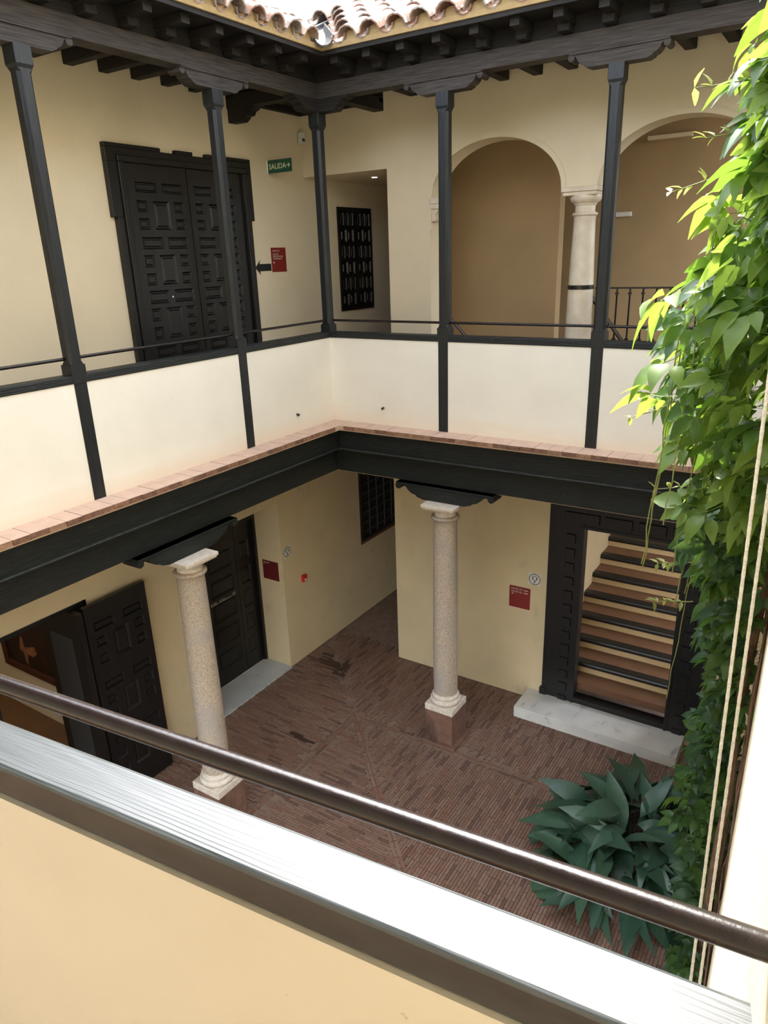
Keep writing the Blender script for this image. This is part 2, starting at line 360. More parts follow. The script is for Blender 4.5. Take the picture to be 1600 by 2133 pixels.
# ---- brick floor
def project(p):
    d = Vector(p) - CAM; z = d.dot(fw)
    if z <= .05: return None
    return 800 + FPX * d.dot(r2) / z, 1066.5 - FPX * d.dot(u2) / z, z
floor = build('floor', MB().box(-1.5, 4.3, -5.1, 3.4, ZF - .12, ZF - .012), MORTAR, kind='structure')
BL, BW, G = .172, .0275, .0035
bricks = []                                  # cx, cy, along_y, length
def in_band(x, y):                           # the diagonal band of bricks from the courtyard corner
    return abs(x + y) < .045 and x > .2
def add_brick(cx_, cy_, ay, ln=BL):
    if cx_ < -1.04 or cx_ > RW(cy_) - .03: return
    if cx_ > 0 and cy_ > YB - .05: return
    if cx_ < XL + .08 and cy_ < .2: return
    if cy_ > 3.3 or cy_ < -4.9: return
    bricks.append((cx_, cy_, ay, ln))
nx = int(5.2 / BW)
for i in range(nx):                          # bricks running away from the back facade
    x = -1.04 + i * BW; off = random.choice((0, .5, .25, .75)) * BL
    for j in range(30):
        y = -3.9 + off + j * BL
        if x + y > .06 and not (abs(y + .22) < .1 and x > .2): add_brick(x, y, True)
for i in range(int(6.2 / BW)):               # bricks running away from the left facade
    y = -4.9 + i * BW; off = random.choice((0, .5, .25, .75)) * BL
    for j in range(28):
        x = -1.0 + off + j * BL
        if x + y < -.06 and not (abs(x - .21) < .1 and y < -.24): add_brick(x, y, False)
for j in range(23): add_brick(.30 + j * BL, -.22, False); add_brick(.36 + j * BL, -.22 + BW, False); add_brick(.33 + j * BL, -.22 - BW, False)
for j in range(24): add_brick(.21, -.32 - j * BL, True); add_brick(.21 + BW, -.36 - j * BL, True); add_brick(.21 - BW, -.34 - j * BL, True)
WET = [(-.62, .56, .20, .13), (-.48, .42, .13, .09), (-.76, .68, .09, .07), (-.05, -.86, .10, .04), (-.16, -.83, .05, .03)]
def wet(x, y):
    return any(((x - a) / c) ** 2 + ((y - b) / d) ** 2 < 1 + .3 * math.sin(40 * x + 23 * y) for a, b, c, d in WET)
rank = []
for k, (x, y, ay, ln) in enumerate(bricks):
    p = project((x, y, ZF)); ok = p and 470 < p[0] < 1150 and 1380 < p[1] < 1560 + (p[0] - 300) * .36
    rank.append((p[2] if ok else 99, k))
rank.sort(); single = {k for z, k in rank[:300] if z < 90}
def brick_mb(x, y, ay, ln, h, mi, m):
    hx, hy = ((BW - G) / 2, (ln - G) / 2) if ay else ((ln - G) / 2, (BW - G) / 2)
    z1 = ZF + h; z0 = ZF - .012
    P = [(x - hx, y - hy, z0), (x + hx, y - hy, z0), (x + hx, y + hy, z0), (x - hx, y + hy, z0), (x - hx, y - hy, z1), (x + hx, y - hy, z1), (x + hx, y + hy, z1), (x - hx, y + hy, z1)]
    m.add(P, [(4, 5, 6, 7), (0, 1, 5, 4), (1, 2, 6, 5), (2, 3, 7, 6), (3, 0, 4, 7)], mi)
BMESH = {}
def brick_mesh(ay, mi):
    if (ay, mi) not in BMESH:
        mm = MB(); hx, hy = ((BW - G) / 2, (BL - G) / 2) if ay else ((BL - G) / 2, (BW - G) / 2); mm.box(-hx, hx, -hy, hy, -.012, 0)
        BMESH[(ay, mi)] = mesh_of('floor_brick', mm, (BR + [BR_WET])[mi])
    return BMESH[(ay, mi)]
rest = MB()
for k, (x, y, ay, ln) in enumerate(bricks):
    mi = random.choice((0, 0, 1, 1, 2, 3, 3, 5, 0, 1, 4)); h = random.uniform(-.001, .0012)
    if wet(x, y): mi = 6
    if k in single: place('brick', brick_mesh(ay, mi), (x, y, ZF + h), parent=floor)
    else: brick_mb(x, y, ay, ln, h, mi, rest)
for i in range(22):                          # the diagonal band
    s_ = .24 + i * BL * .72
    for w in (-1, 1):
        c = Vector((s_ + w * .014, -s_ + w * .014)); a = Vector((.7071, -.7071)) * (BL - G) / 2; b = Vector((.7071, .7071)) * (BW - G) / 1.45
        P = [(c + sx * a + sy_ * b) for sx, sy_ in ((-1, -1), (1, -1), (1, 1), (-1, 1))]
        rest.add([(q.x, q.y, ZF - .01) for q in P] + [(q.x, q.y, ZF + .0015) for q in P], [(4, 5, 6, 7), (0, 1, 5, 4), (1, 2, 6, 5), (2, 3, 7, 6), (3, 0, 4, 7)], random.choice((1, 5, 3)))
build('brick_field', rest, BR + [BR_WET], parent=floor, kind='stuff', recalc=False)

# ================================================================== FACADE TIMBER
SIDE = {'left': (TL, SL, 'left'), 'back': (TR, SB, 'back')}
PROF_LOW = [(-.2, -.05), (.135, -.05), (.106, -.25), (.118, -.262), (.112, -.276), (.05, -.290), (.012, -.292), (.004, -.52), (-.2, -.52)]
for key, (T, S, _) in SIDE.items():
    wh = 'left' if key == 'left' else 'back'
    far = 'over the column by the folding dark doors' if key == 'left' else 'over the column by the stair doorway'
    fb = build('floor_beam', extr(T, PROF_LOW, 0, S, True), W_BEAM, label='long dark stepped timber beam ' + far, cat='beam', bevel=.004)
    build('bead', extr(T, [(.10, -.249), (.126, -.249), (.128, -.254), (.126, -.262), (.10, -.262)], 0, S, True), BEAD_LIT, parent=fb)
    build('soffit_strip', extr(T, [(-.2, -.521), (-.03, -.521), (-.03, -.535), (-.2, -.535)], 0, S, True), PL_LOW, label='thin cream plaster strip under the dark beam ' + far, cat='plaster strip')
    build('roof_beam', extr(T, [(-.14, 2.812), (0, 2.812), (0, 2.935), (-.14, 2.935)], 0, S, True), W_ROOF, label='weathered brown timber beam under the tiled eaves ' + ('by the panelled double door' if key == 'left' else 'before the arches'), cat='beam', bevel=.005)
    build('frieze_board', extr(T, [(-.12, 2.936), (-.02, 2.936), (-.02, 3.05), (-.12, 3.05)], 0, S, True), W_EAVE, label='dark board between the joist ends ' + ('by the panelled double door' if key == 'left' else 'before the arches'), cat='board')

def bracket(T, s, zt, zb, L, flat, d0, d1, rr, name, material, label, group=None):
    h = zt - zb; w = L - flat
    half = [(flat, 0), (flat + .14 * w, .10 * h), (flat + .20 * w, .12 * h), (flat + .26 * w, .24 * h), (flat + .42 * w, .34 * h), (flat + .54 * w, .52 * h), (flat + .62 * w, .74 * h), (flat + .70 * w, .80 * h), (L - rr, .72 * h), (L - rr * .2, h)]
    poly = [(s + x, zb + z) for x, z in half] + [(s - x, zb + z) for x, z in reversed(half)]
    m = MB(); m.prism(poly, d0, d1, lambda a, b, t: T(a, t, b))
    for sg in (-1, 1):
        c = (s + sg * (L - rr * .95), zt - rr * 1.15)
        m.prism([(c[0] + rr * math.cos(2 * math.pi * k / 14), c[1] + rr * math.sin(2 * math.pi * k / 14)) for k in range(14)], d0 - .004, d1 + .004, lambda a, b, t: T(a, t, b))
    m.box(s - L * .98, s + L * .98, d0 - .01, d1 + .012, zt - .012, zt, T)
    return build(name, m, material, label=label, cat='bracket', group=group, smooth=True)
POSTL, POSTB = (1.2187, 2.748, 4.277), (1.2265, 2.5758)
bl = {('left', 0): 'beside the panelled double door', ('left', 1): 'on the next post beyond the panelled double door', ('back', 0): 'on the post before the first arch', ('back', 1): 'on the post before the marble column of the arches'}
def post_mesh(T, s, dc, hw=.0467, z0=0):
    secs = [(z0, hw, .001), (.80, hw, .001), (.801, .0535, .001), (.918, .0535, .001), (.92, hw, .002), (.94, hw, .020), (2.575, hw, .020), (2.595, hw, .002), (2.615, .055, .002), (2.712, .055, .002)]
    m = MB(); rings = []
    for z, h, c in secs:
        P = [(-h + c, -h), (h - c, -h), (h, -h + c), (h, h - c), (h - c, h), (-h + c, h), (-h, h - c), (-h, -h + c)]
        rings.append([T(s + a, dc + b, z) for a, b in P])
    m.loft(rings); return m
for key, (T, S, _) in SIDE.items():
    for i, s in enumerate(POSTL[:2] if key == 'left' else POSTB):
        w = bl[(key, i)]
        build('gallery_post', post_mesh(T, s, -.0417), W_POST, label='slim dark chamfered timber post ' + w.replace('on the post ', '').replace('on the next post ', ''), cat='post', group='gallery posts')
        bracket(T, s, 2.812, 2.712, .345, .20, -.11, .004, .024, 'post_bracket', W_ROOF, 'carved scroll-ended timber bracket ' + w, 'upper post brackets')
build('gallery_post', post_mesh(lambda a, b, z: (a, b, z), -.05, .05, z0=.80), W_POST, label='slim dark chamfered post in the corner where the galleries meet', cat='post', group='gallery posts')
m = MB()
for T in (TR, TL):
    half = [(-.11, 0), (.17, 0), (.19, .012), (.20, .03), (.235, .045), (.25, .075), (.30, .08), (.32, .1), (-.11, .1)]
    m.prism([(a, 2.712 + b) for a, b in half], -.11, .003, lambda a, b, t: T(a, t, b))
build('corner_bracket', m, W_EAVE, label='carved dark bracket on the corner post', cat='bracket')
# beams crossing the corner bay, and the corbel that carries one of them on the left wall
build('cross_beam', MB().box(XL, -.11, -.02, .10, 2.86, 2.97), W_EAVE, label='short dark beam crossing from corner post to left wall', cat='beam')
build('cross_beam', MB().box(-.11, -.0, .11, YB, 2.86, 2.97), W_EAVE, label='short dark beam crossing from corner post to back wall', cat='beam')
m = MB(); m.prism([(XL, 2.86), (XL, 2.745), (XL + .15, 2.745), (XL + .19, 2.77), (XL + .20, 2.785), (XL + .25, 2.79), (XL + .27, 2.82), (XL + .31, 2.83), (XL + .33, 2.86)], -.01, .09, lambda a, b, t: (a, t, b))
build('wall_corbel', m, W_EAVE, label='dark stepped wall corbel under the corner cross beam', cat='corbel')
m = MB(); m.box(XL, XL + .07, -.02, YB, 2.93, 2.99); m.box(XL, -.0, YB - .07, YB, 2.93, 2.99); m.box(XL, 0, -.02, YB, 2.985, 3.03)
build('corner_ceiling', m, W_EAVE, label='dark boarded ceiling of the corner bay', cat='ceiling')
m = MB(); m.box(0, SB + .1, .13, YB, 3.03, 3.06); m.box(XL, -.13, -5.2, -.02, 3.03, 3.06)
build('ceiling', m, W_ROOF, kind='structure')

# ---- joists, eave ends
jm = {}
for key, (T, S, _) in SIDE.items():
    c0, step, n = (.435, .3095, 12) if key == 'left' else (.36, .3085, 12)
    for i in range(n):
        s = c0 + i * step
        if s > S - .1: continue
        jit = random.uniform(-.006, .006)
        m = MB().box(s - .044, s + .044, -1.055, .085, 2.94, 3.03, T)
        build('ceiling_joist', m, W_EAVE, label='dark square joist crossing the upper gallery to the ' + ('wall with the double door' if key == 'left' else 'wall of the arches'), cat='joist', group='joists of the %s gallery' % key, bevel=.008)
        m = MB().box(s - .036 + .02, s + .036 + .02, -.02, .25 + jit, 2.985, 3.048, T)
        build('eave_bracket', m, W_EAVE, label='small dark rafter end under the eaves of the ' + ('gallery with the double door' if key == 'left' else 'gallery of the arches'), cat='rafter end', group='rafter ends of the %s eaves' % key, bevel=.004)

# ---- sills and iron rails
for key, (T, S, _) in SIDE.items():
    wh = 'by the panelled double door' if key == 'left' else 'before the arches'
    build('parapet_sill', extr(T, [(-.105, .80), (.008, .80), (.008, .853), (-.105, .853)], 0, S, True), W_BEAM, label='dark timber sill capping the white parapet ' + wh, cat='sill', bevel=.006)
    ps = [-.02] + list(POSTL if key == 'left' else POSTB) + [S]
    for a, b in zip(ps, ps[1:]):
        k = ps.index(a)
        desc = {0: 'next to the corner post', 1: 'between the two slim posts', 2: 'beyond the second post'}.get(k, 'at the far end')
        build('iron_rail', MB().tube([T(a + .03, -.05, .958), T(b - .03, -.05, .958)], .011, 10), IRON, label='thin brown iron rail %s %s' % (desc, wh), cat='rail', group='iron rails', smooth=True)

# ---- near sill and rail
m = MB(); m.grid(lambda u, v, t: TN(u, v, t), -3.2, .75, -.077, 0, .797, .852); build('parapet_sill', m, W_SILL, label='broad glossy dark sill with raised grain on the warm plaster parapet', cat='sill', bevel=.006)
build('iron_rail', MB().tube([TN(-3.2, -.035, .960), TN(-1.6, -.035, .960), TN(.52, -.035, .960)], .0125, 24), IRON, label='thick brown iron handrail above the glossy grained sill', cat='rail', group='iron rails', smooth=True)

# ---- ledge of bricks at the foot of the parapets
for key, (T, S, _) in SIDE.items():
    root = empty('brick_ledge', T(S / 2, .1, -.05), 'terracotta brick ledge under the parapet ' + ('beside the double door gallery' if key == 'left' else 'of the arched gallery'), 'ledge')
    build('mortar_bed', extr(T, [(0, -.05), (.192, -.05), (.197, -.004), (0, -.002)], 0, S, True), LEDGE_M, parent=root)
    s = .248 - .12 if key == 'back' else .275 - .12
    meshes = []
    for mt in LEDGE:
        mm = MB().box(-.0588, .0588, 0, .205, -.036, 0, lambda a, b, c: TL(a, b, c) if key == 'left' else TR(a, b, c)); me_ = mesh_of('ledge_brick', mm, [mt, LEDGE_T]); meshes.append(me_)
        for p_ in me_.polygons:
            if p_.normal.z > .9: p_.material_index = 1
    n = int((min(S, 4.2) - s - .12) / .12)
    for i in range(n):
        c = s + .12 + .06 + i * .12
        place('brick', random.choice(meshes), T(c, random.uniform(-.002, .002), random.uniform(-.001, .001)), parent=root)
m = MB().box(.002, .2, -.2, -.002, -.036, 0); build('brick', m, LEDGE_T, root)

# ---- tiled roofs
SLP = R(25); tn = math.tan(SLP)
def tile_mesh(name, r0, r1, L, mt, concave=False):
    m = MB(); n = 6; th = .011; rings = []
    for (r, y) in ((r0, 0), (r1, L)):
        outer = []; inner = []
        for k in range(n + 1):
            a = R(8) + (math.pi - R(16)) * k / n
            sg = -1 if concave else 1
            outer.append((r * math.cos(a), y, sg * r * math.sin(a))); inner.append(((r - th) * math.cos(a), y, sg * (r - th) * math.sin(a)))
        rings.append(outer + inner[::-1])
    m.loft(rings); return mesh_of(name, m, mt, smooth=True)
COVER = [tile_mesh('cover_tile', .092, .074, .40, t) for t in TILE]; CHAN = [tile_mesh('channel_tile', .070, .084, .40, t, True) for t in TILE]
ROOFS = {'back': (Matrix(((1, 0, 0), (0, math.cos(SLP), -math.sin(SLP)), (0, math.sin(SLP), math.cos(SLP)))), .61, .2165, 5), 'left': (Matrix(((0, -math.cos(SLP), math.sin(SLP)), (1, 0, 0), (0, math.sin(SLP), math.cos(SLP)))), .543, .2024, 4)}
for key, (T, S, _) in SIDE.items():
    rot, s0, step, courses = ROOFS[key]
    root = empty('tiled_roof', T(2, .3, 3.04), 'curved terracotta tile roof ' + ('over the double door gallery' if key == 'left' else 'over the gallery of arches'), 'roof')
    z_at = lambda d: 3.075 + (.38 - d) * tn
    prof = [(.28, 3.10), (-2.2, 3.10 + 2.48 * tn), (-2.2, 3.04 + 2.48 * tn), (.28, 3.051), (.0, 3.051)]
    dk = MB(); dk.loft([[T(d if d > -3 else 0, d, z) for d, z in [(.28, 3.095), (-2.2, 3.095 + 2.48 * tn), (-2.2, 3.03 + 2.48 * tn), (.28, 3.052)]], [T(S + .1, d, z) for d, z in [(.28, 3.095), (-2.2, 3.095 + 2.48 * tn), (-2.2, 3.03 + 2.48 * tn), (.28, 3.052)]]])
    build('deck', dk, W_EAVE, parent=root)
    build('soffit_board', extr(T, [(-.02, 3.05), (.30, 3.05), (.30, 3.062), (-.02, 3.062)], 0, S, True), W_EAVE, parent=root)
    build('fascia', extr(T, [(.285, 3.036), (.31, 3.036), (.31, 3.072), (.285, 3.072)], 0, S, True), W_EAVE, parent=root)
    build('mortar_strip', extr(T, [(.24, 3.062), (.325, 3.068), (.34, 3.100), (.24, 3.115)], 0, S, True), OCHRE, parent=root)
    plug = MB()
    smax = min(S, 3.6) if key == 'back' else 3.3
    nn = int((smax - s0) / step)
    for c in range(courses):
        d = .385 - c * .285
        k0 = -int((.385 - d) / step + .001)
        for k in range(k0, nn):
            s = s0 + k * step
            if s < d + .08: continue
            j = random.uniform(-.006, .006); zr = Matrix.Rotation(random.uniform(-.03, .03), 3, 'Z')
            place('cover_tile', random.choice(COVER), T(s + j, d + random.uniform(-.008, .012), z_at(d) + .022), rot @ zr, root)
            if s - step / 2 > d + .07: place('channel_tile', random.choice(CHAN), T(s - step / 2 + j, d - .02, z_at(d) + .075), rot, root)
            if c == 0:
                pts = [(s + .078 * math.cos(R(180) * q / 10), 3.088 + .078 * math.sin(R(180) * q / 10)) for q in range(11)]
                plug.prism(pts, .25, .325, lambda a, b, t: T(a, t, b))
    build('mortar_plugs', plug, OCHRE, parent=root, kind='stuff')
m = MB()
vr = []
for t in (0, .5, 1.2):
    cxy = Vector((.40 - t * .7071, -.40 + t * .7071, 3.10 + t * .7071 * tn)); lat = Vector((.7071, .7071, 0)); rr = .085 + .10 * t
    outer = [cxy + lat * rr * math.cos(R(180 + 180 * q / 8)) + Vector((0, 0, .05 + rr * math.sin(R(180 + 180 * q / 8)))) for q in range(9)]
    inner = [cxy + lat * (rr - .012) * math.cos(R(180 + 180 * q / 8)) + Vector((0, 0, .05 + (rr - .012) * math.sin(R(180 + 180 * q / 8)))) for q in range(9)]
    vr.append(outer + inner[::-1])
m.loft(vr); build('valley_tile', m, LEADG, label='grey weathered trough tile in the valley between the two roofs', cat='roof tile', smooth=True)

# ================================================================== COLUMNS AND LOWER BRACKETS
def column(cx_, cy_, label, half_turn):
    root = empty('stone_column', (cx_, cy_, ZF), label, 'column')
    m = MB(); h = .2008; m.box(cx_ - h, cx_ + h, cy_ - h, cy_ + h, ZF, ZF + .035)
    h = .158; m.box(cx_ - h, cx_ + h, cy_ - h, cy_ + h, ZF + .035, -2.908); build('pedestal', m, PED, root, bevel=.006)
    h = .1605; build('plinth', MB().box(cx_ - h, cx_ + h, cy_ - h, cy_ + h, -2.908, -2.835), CAPST, root, bevel=.008)
    tor = [(.155, -2.835)] + [(.130 + .028 * math.cos(R(a)), -2.808 + .027 * math.sin(R(a))) for a in range(-80, 91, 17)] + [(.128, -2.778)] + [(.122 + .018 * math.cos(R(a)), -2.757 + .018 * math.sin(R(a))) for a in range(-70, 91, 20)] + [(.122, -2.735), (.121, -2.725)]
    build('base', MB().lathe(cx_, cy_, tor), CAPST, root, smooth=True)
    sh = [(.1215, -2.725), (.124, -2.4), (.1235, -2.0), (.120, -1.6), (.1165, -1.2), (.113, -.92), (.111, -.845), (.115, -.835), (.115, -.825)]
    build('shaft', MB().lathe(cx_, cy_, sh, 40), STONE, root, smooth=True)
    ast = [(.112, -.826)] + [(.118 + .018 * math.cos(R(a)), -.806 + .018 * math.sin(R(a))) for a in range(-90, 91, 18)] + [(.102, -.786)]
    build('astragal', MB().lathe(cx_, cy_, ast), STONE, root, smooth=True)
    m = MB().lathe(cx_, cy_, [(.101, -.786), (.100, -.752), (.106, -.745), (.108, -.738), (.122, -.732), (.138, -.720), (.148, -.706)])
    build('echinus', m, CAPST, root, smooth=True)
    m = MB(); h = .158; m.box(cx_ - h, cx_ + h, cy_ - h, cy_ + h, -.712, -.694); h = .170; m.box(cx_ - h, cx_ + h, cy_ - h, cy_ + h, -.694, -.662)
    build('abacus', m, CAPST, root, bevel=.005)
column(1.2595, -.032, 'speckled stone column on a clay pedestal near the stair doorway', 0)
column(.0459, -2.10, 'speckled stone column with brown stains near the folding dark doors', 0)
bracket(TR, 1.2595, -.52, -.662, .515, .22, -.085, .075, .032, 'column_bracket', W_BEAM, 'dark scroll-ended timber bracket on the column near the stair doorway')
bracket(TL, 2.075, -.52, -.662, .525, .24, -.085, .075, .032, 'column_bracket', W_BEAM, 'dark scroll-ended timber bracket on the column near the folding doors')

# ---- marble column of the arches
root = empty('marble_column', (2.02, 1.195, -.03), 'cream marble column carrying the two arches', 'column')
cxm, cym = 2.03, 1.2
build('shaft', MB().lathe(cxm, cym, [(.128, -.03), (.121, .7), (.116, 1.1), (.104, 1.5), (.095, 1.76), (.097, 1.79), (.099, 1.80)], 40), MARBLE_C, root, smooth=True)
build('astragal', MB().lathe(cxm, cym, [(.097, 1.80)] + [(.098 + .014 * math.cos(R(a)), 1.816 + .015 * math.sin(R(a))) for a in range(-90, 91, 18)] + [(.09, 1.832)]), MARBLE_C, root, smooth=True)
build('echinus', MB().lathe(cxm, cym, [(.088, 1.83), (.088, 1.885), (.097, 1.892), (.10, 1.905), (.118, 1.915), (.136, 1.935), (.140, 1.955), (.136, 1.972)]), MARBLE_C, root, smooth=True)
m = MB(); m.box(1.858, 2.158, 1.072, 1.33, 1.970, 2.0); m.box(1.845, 2.172, 1.058, 1.342, 2.0, 2.039)
build('abacus', m, MARBLE_C, root, bevel=.004)
build('strap', MB().lathe(cxm, cym, [(.117, 1.175), (.119, 1.175), (.119, 1.212), (.117, 1.212)]), IRON, root, smooth=True)
root = empty('wall_corbel', (.57, YB, 1.8), 'carved cream marble corbel under the spring of the first arch', 'corbel')
m = MB(); m.box(.512, .63, YB - .02, YB + .2, 1.985, 2.04); m.box(.518, .615, YB - .01, YB + .18, 1.94, 1.985); build('abacus', m, MARBLE_C, root, bevel=.006)
m = MB(); m.prism([(.516, 1.94), (.60, 1.94), (.59, 1.915), (.57, 1.89), (.565, 1.865), (.575, 1.85), (.575, 1.835), (.56, 1.825), (.516, 1.825)], YB, YB + .15, lambda a, b, t: (a, t, b)); build('scroll', m, MARBLE_C, root, bevel=.008)
# ---- stair railing behind the arches
root = empty('stair_railing', (2.75, 1.3, .1), 'brown iron baluster railing behind the second arch', 'railing')
m = MB().box(2.14, 3.52, 1.285, 1.315, 1.17, 1.185); build('top_rail', m, IRON, root)
build('bottom_rail', MB().box(2.2, 3.52, 1.288, 1.312, .69, .705), IRON, root)
bal = MB(); bal.tube([(0, 0, 0), (0, 0, .47)], .0085, 6); bal.box(-.014, .014, -.014, .014, .42, .44); bal.box(-.016, .016, -.016, .016, .012, .028); bmsh = mesh_of('baluster', bal, IRON)
for i in range(12): place('baluster', bmsh, (2.225 + i * .1165, 1.3, .70), parent=root)
build('slanted_rail', MB().tube([(2.10, 1.25, 1.13), (2.62, 1.25, .47)], .02, 6), IRON, label='slanted iron stair rail behind the marble column', cat='rail')
build('slanted_rail', MB().tube([(.50, 1.4, .935), (.95, 1.4, .49)], .016, 6), IRON, label='slanted iron stair rail inside the first arch', cat='rail')
m = MB(); m.box(1.70, 1.87, 3.35, 3.4, 1.86, 1.91); o = build('emergency_light', m, WHITE, label='small white emergency light on the stair hall wall', cat='light', bevel=.005)
build('strip_light', MB().box(2.0, 2.45, 3.30, 3.4, 2.62, 2.66), PL_WALL, label='slim pale strip light high on the stair hall wall', cat='light')

# ================================================================== DOORS
def panel_mesh(T, u0, u1, v0, v1, material, raised=False):
    rings = []; q = min(1, min(u1 - u0, v1 - v0) / .13)
    for ins, t in (((0, 0), (.008, .014), (.016, .014)) if raised else ((0, -.0005), (.016, -.019), (.024, -.019), (.036, -.006))):
        ins *= q
        rings.append([T(u0 + ins, v0 + ins, t), T(u1 - ins, v0 + ins, t), T(u1 - ins, v1 - ins, t), T(u0 + ins, v1 - ins, t)])
    m = MB().loft(rings, cap=False); k = len(m.v) - 4; m.f.append([k, k + 1, k + 2, k + 3]); m.m.append(0); return m
def leaf(parent, T, u0, u1, v0, v1, panels, material=W_DOOR, thick=.045, name='leaf'):
    m = MB(); m.grid(T, u0, u1, v0, v1, -.02, 0, holes=[tuple(p) for p in panels]); m.box(u0, u1, v0, v1, -thick, -.0195, T)
    lf = build(name, m, material, parent)
    for p in panels: build('panel', panel_mesh(T, *p, material), material, lf)
    return lf
def castle(shift, rows):                     # the panel pattern of pairs and groups of five
    P = []
    for kind, a, b in rows:
        if kind == 'pair': P += [(-1.232 + shift, -1.0 + shift, a, b), (-.948 + shift, -.71 + shift, a, b)]
        else:
            mid = (a + b) / 2
            P += [(-1.236 + shift, -1.121 + shift, mid + .025, b), (-1.236 + shift, -1.121 + shift, a, mid - .025), (-1.065 + shift, -.882 + shift, a, b), (-.833 + shift, -.714 + shift, mid + .025, b), (-.833 + shift, -.714 + shift, a, mid - .025)]
    return P
ROWS = [('pair', 2.09, 2.172), ('grp', 1.797, 2.028), ('pair', 1.64, 1.738), ('grp', 1.34, 1.592), ('pair', 1.184, 1.296), ('grp', .875, 1.146), ('pair', .715, .812), ('grp', .42, .67), ('pair', .26, .37)]
# door 1: the panelled double door upstairs on the left wall
TD = lambda u, v, t: (XL + .03 + t, u, v)
d1 = empty('door_1', (XL, -.65, -.03), kind='structure')
d1['label'] = 'tall black panelled double door with a notched frame on the upper gallery'
TW = lambda u, v, t: (XL + t, u, v)
m = MB(); m.box(-1.50, .185, 2.31, 2.415, 0, .05, TW)
for a, b in ((-1.50, -.928), (-.755, -.56), (-.393, .185)): m.box(a, b, 2.415, 2.445, 0, .05, TW)
for a, b, c, d in ((-1.50, -1.345, 1.89, 2.31), (.05, .185, 1.89, 2.31), (-1.463, -1.345, -.03, 1.89), (.05, .142, -.03, 1.89)): m.box(a, b, c, d, 0, .05, TW)
build('frame', m, W_DOOR, d1, bevel=.004)
m = MB(); m.box(-1.40, .10, 2.31, 2.36, .05, .068, TW); m.box(-1.40, -1.345, -.03, 2.31, .05, .068, TW); m.box(.05, .10, -.03, 2.31, .05, .068, TW); build('moulding', m, W_DOOR, d1, bevel=.006)
leaf(d1, TD, -1.343, -.652, -.02, 2.305, castle(0, ROWS)); leaf(d1, TD, -.644, .048, -.02, 2.305, castle(.657, ROWS))
build('keyhole', MB().prism([(-.975 + .008 * math.cos(k), 1.235 + .008 * math.sin(k)) for k in (0, 1, 2, 3, 4, 5, 6)][:6], .0, .006, lambda a, b, t: TD(a, b, t)), WHITE, d1)
# door 2: recessed double door, ground floor
TD2 = lambda u, v, t: (-1.483 + t, u, v)
d2 = empty('door_2', (-1.483, -.4, ZF), kind='structure')
rows2 = [(-1.83, -1.60), (-2.145, -1.925), (-2.465, -2.215), (-2.78, -2.55), (-3.09, -2.86)]
leaf(d2, TD2, -.12, .16, ZF + .012, -1.36, [(-.06, .105, a, b) for a, b in rows2])
leaf(d2, TD2, -.985, -.127, ZF + .012, -1.36, [(u0, u1, a, b) for a, b in rows2 for u0, u1 in ((-.93, -.62), (-.56, -.18))])
m = MB(); m.box(.16, .2, ZF, -1.12, -.03, .05, TD2); m.box(-1.0, .16, -1.36, -1.12, -.03, .05, TD2); build('frame', m, W_DOOR, d2)
build('threshold_slab', MB().box(-1.47, XL + .015, -1.0, .2, ZF - .01, ZF + .012), MARBLE_G, label='grey veined marble slab before the recessed black door', cat='threshold', bevel=.003)
# door 3: folding doors standing open, ground floor left
d3 = empty('door_3', (-1.0, -2.4, ZF), kind='structure')
TD3 = lambda u, v, t: (-.94 + t, u, v)
pat = []
for k in range(3):
    z = -1.40 - k * .60
    pat += [(-2.40, -2.19, z - .09, z), (-2.09, -1.88, z - .09, z)]
    for (a, b) in ((z - .25, z - .15), (z - .42, z - .32)): pat += [(-2.40, -2.29, a, b), (-1.99, -1.88, a, b)]
    pat += [(-2.22, -2.06, z - .42, z - .15)]
leaf(d3, TD3, -2.47, -1.82, ZF + .012, -1.235, [p for p in pat if p[2] > ZF + .06])
TD3b = lambda u, v, t: (u, -2.56 - t, v)
lf = leaf(d3, TD3b, -1.46, -.895, ZF + .012, -1.245, [(-1.365, -1.032, -3.15, -1.50)], thick=.05)
build('grey_panel', MB().box(-1.36, -1.037, -3.145, -1.505, -.017, .001, TD3b), GREY, lf)
leaf(d3, lambda u, v, t: (u, -3.28 + t, v), -1.5, -1.0, ZF + .012, -1.245, [(-1.43, -1.07, -2.1, -1.4), (-1.43, -1.07, -3.1, -2.25)])
m = MB(); m.box(-2.40, -2.365, ZF, -1.21, -.3, .012, TW); m.box(-3.35, -2.365, -1.245, -1.21, -.3, .012, TW); build('frame', m, W_DOOR, d3)
# door 4: stair doorway with a studded frame
d4 = empty('door_4', (2.75, YB, -3.17), kind='structure')
TD4 = lambda u, v, t: (u, YB - .03 - t, v)
m = MB(); m.box(1.905, 2.27, -3.17, -.9, -.12, 0, TD4); m.box(3.22, 3.60, -3.17, -.9, -.12, 0, TD4); m.box(2.27, 3.22, -1.12, -.9, -.12, 0, TD4); m.box(2.27, 3.22, -3.17, -3.10, -.12, 0, TD4)
fr = build('frame', m, W_DOOR, d4, bevel=.003)
for k in range(13):
    z = -1.195 - k * .1597
    for u0, u1 in ((2.09, 2.19), (3.30, 3.40)): build('panel', panel_mesh(TD4, u0, u1, z - .098, z, W_DOOR, True), W_DOOR, fr)
for u0, u1 in ((2.06, 2.42), (2.47, 2.735), (2.79, 3.05), (3.10, 3.46)): build('panel', panel_mesh(TD4, u0, u1, -1.06, -.955, W_DOOR, True), W_DOOR, fr)
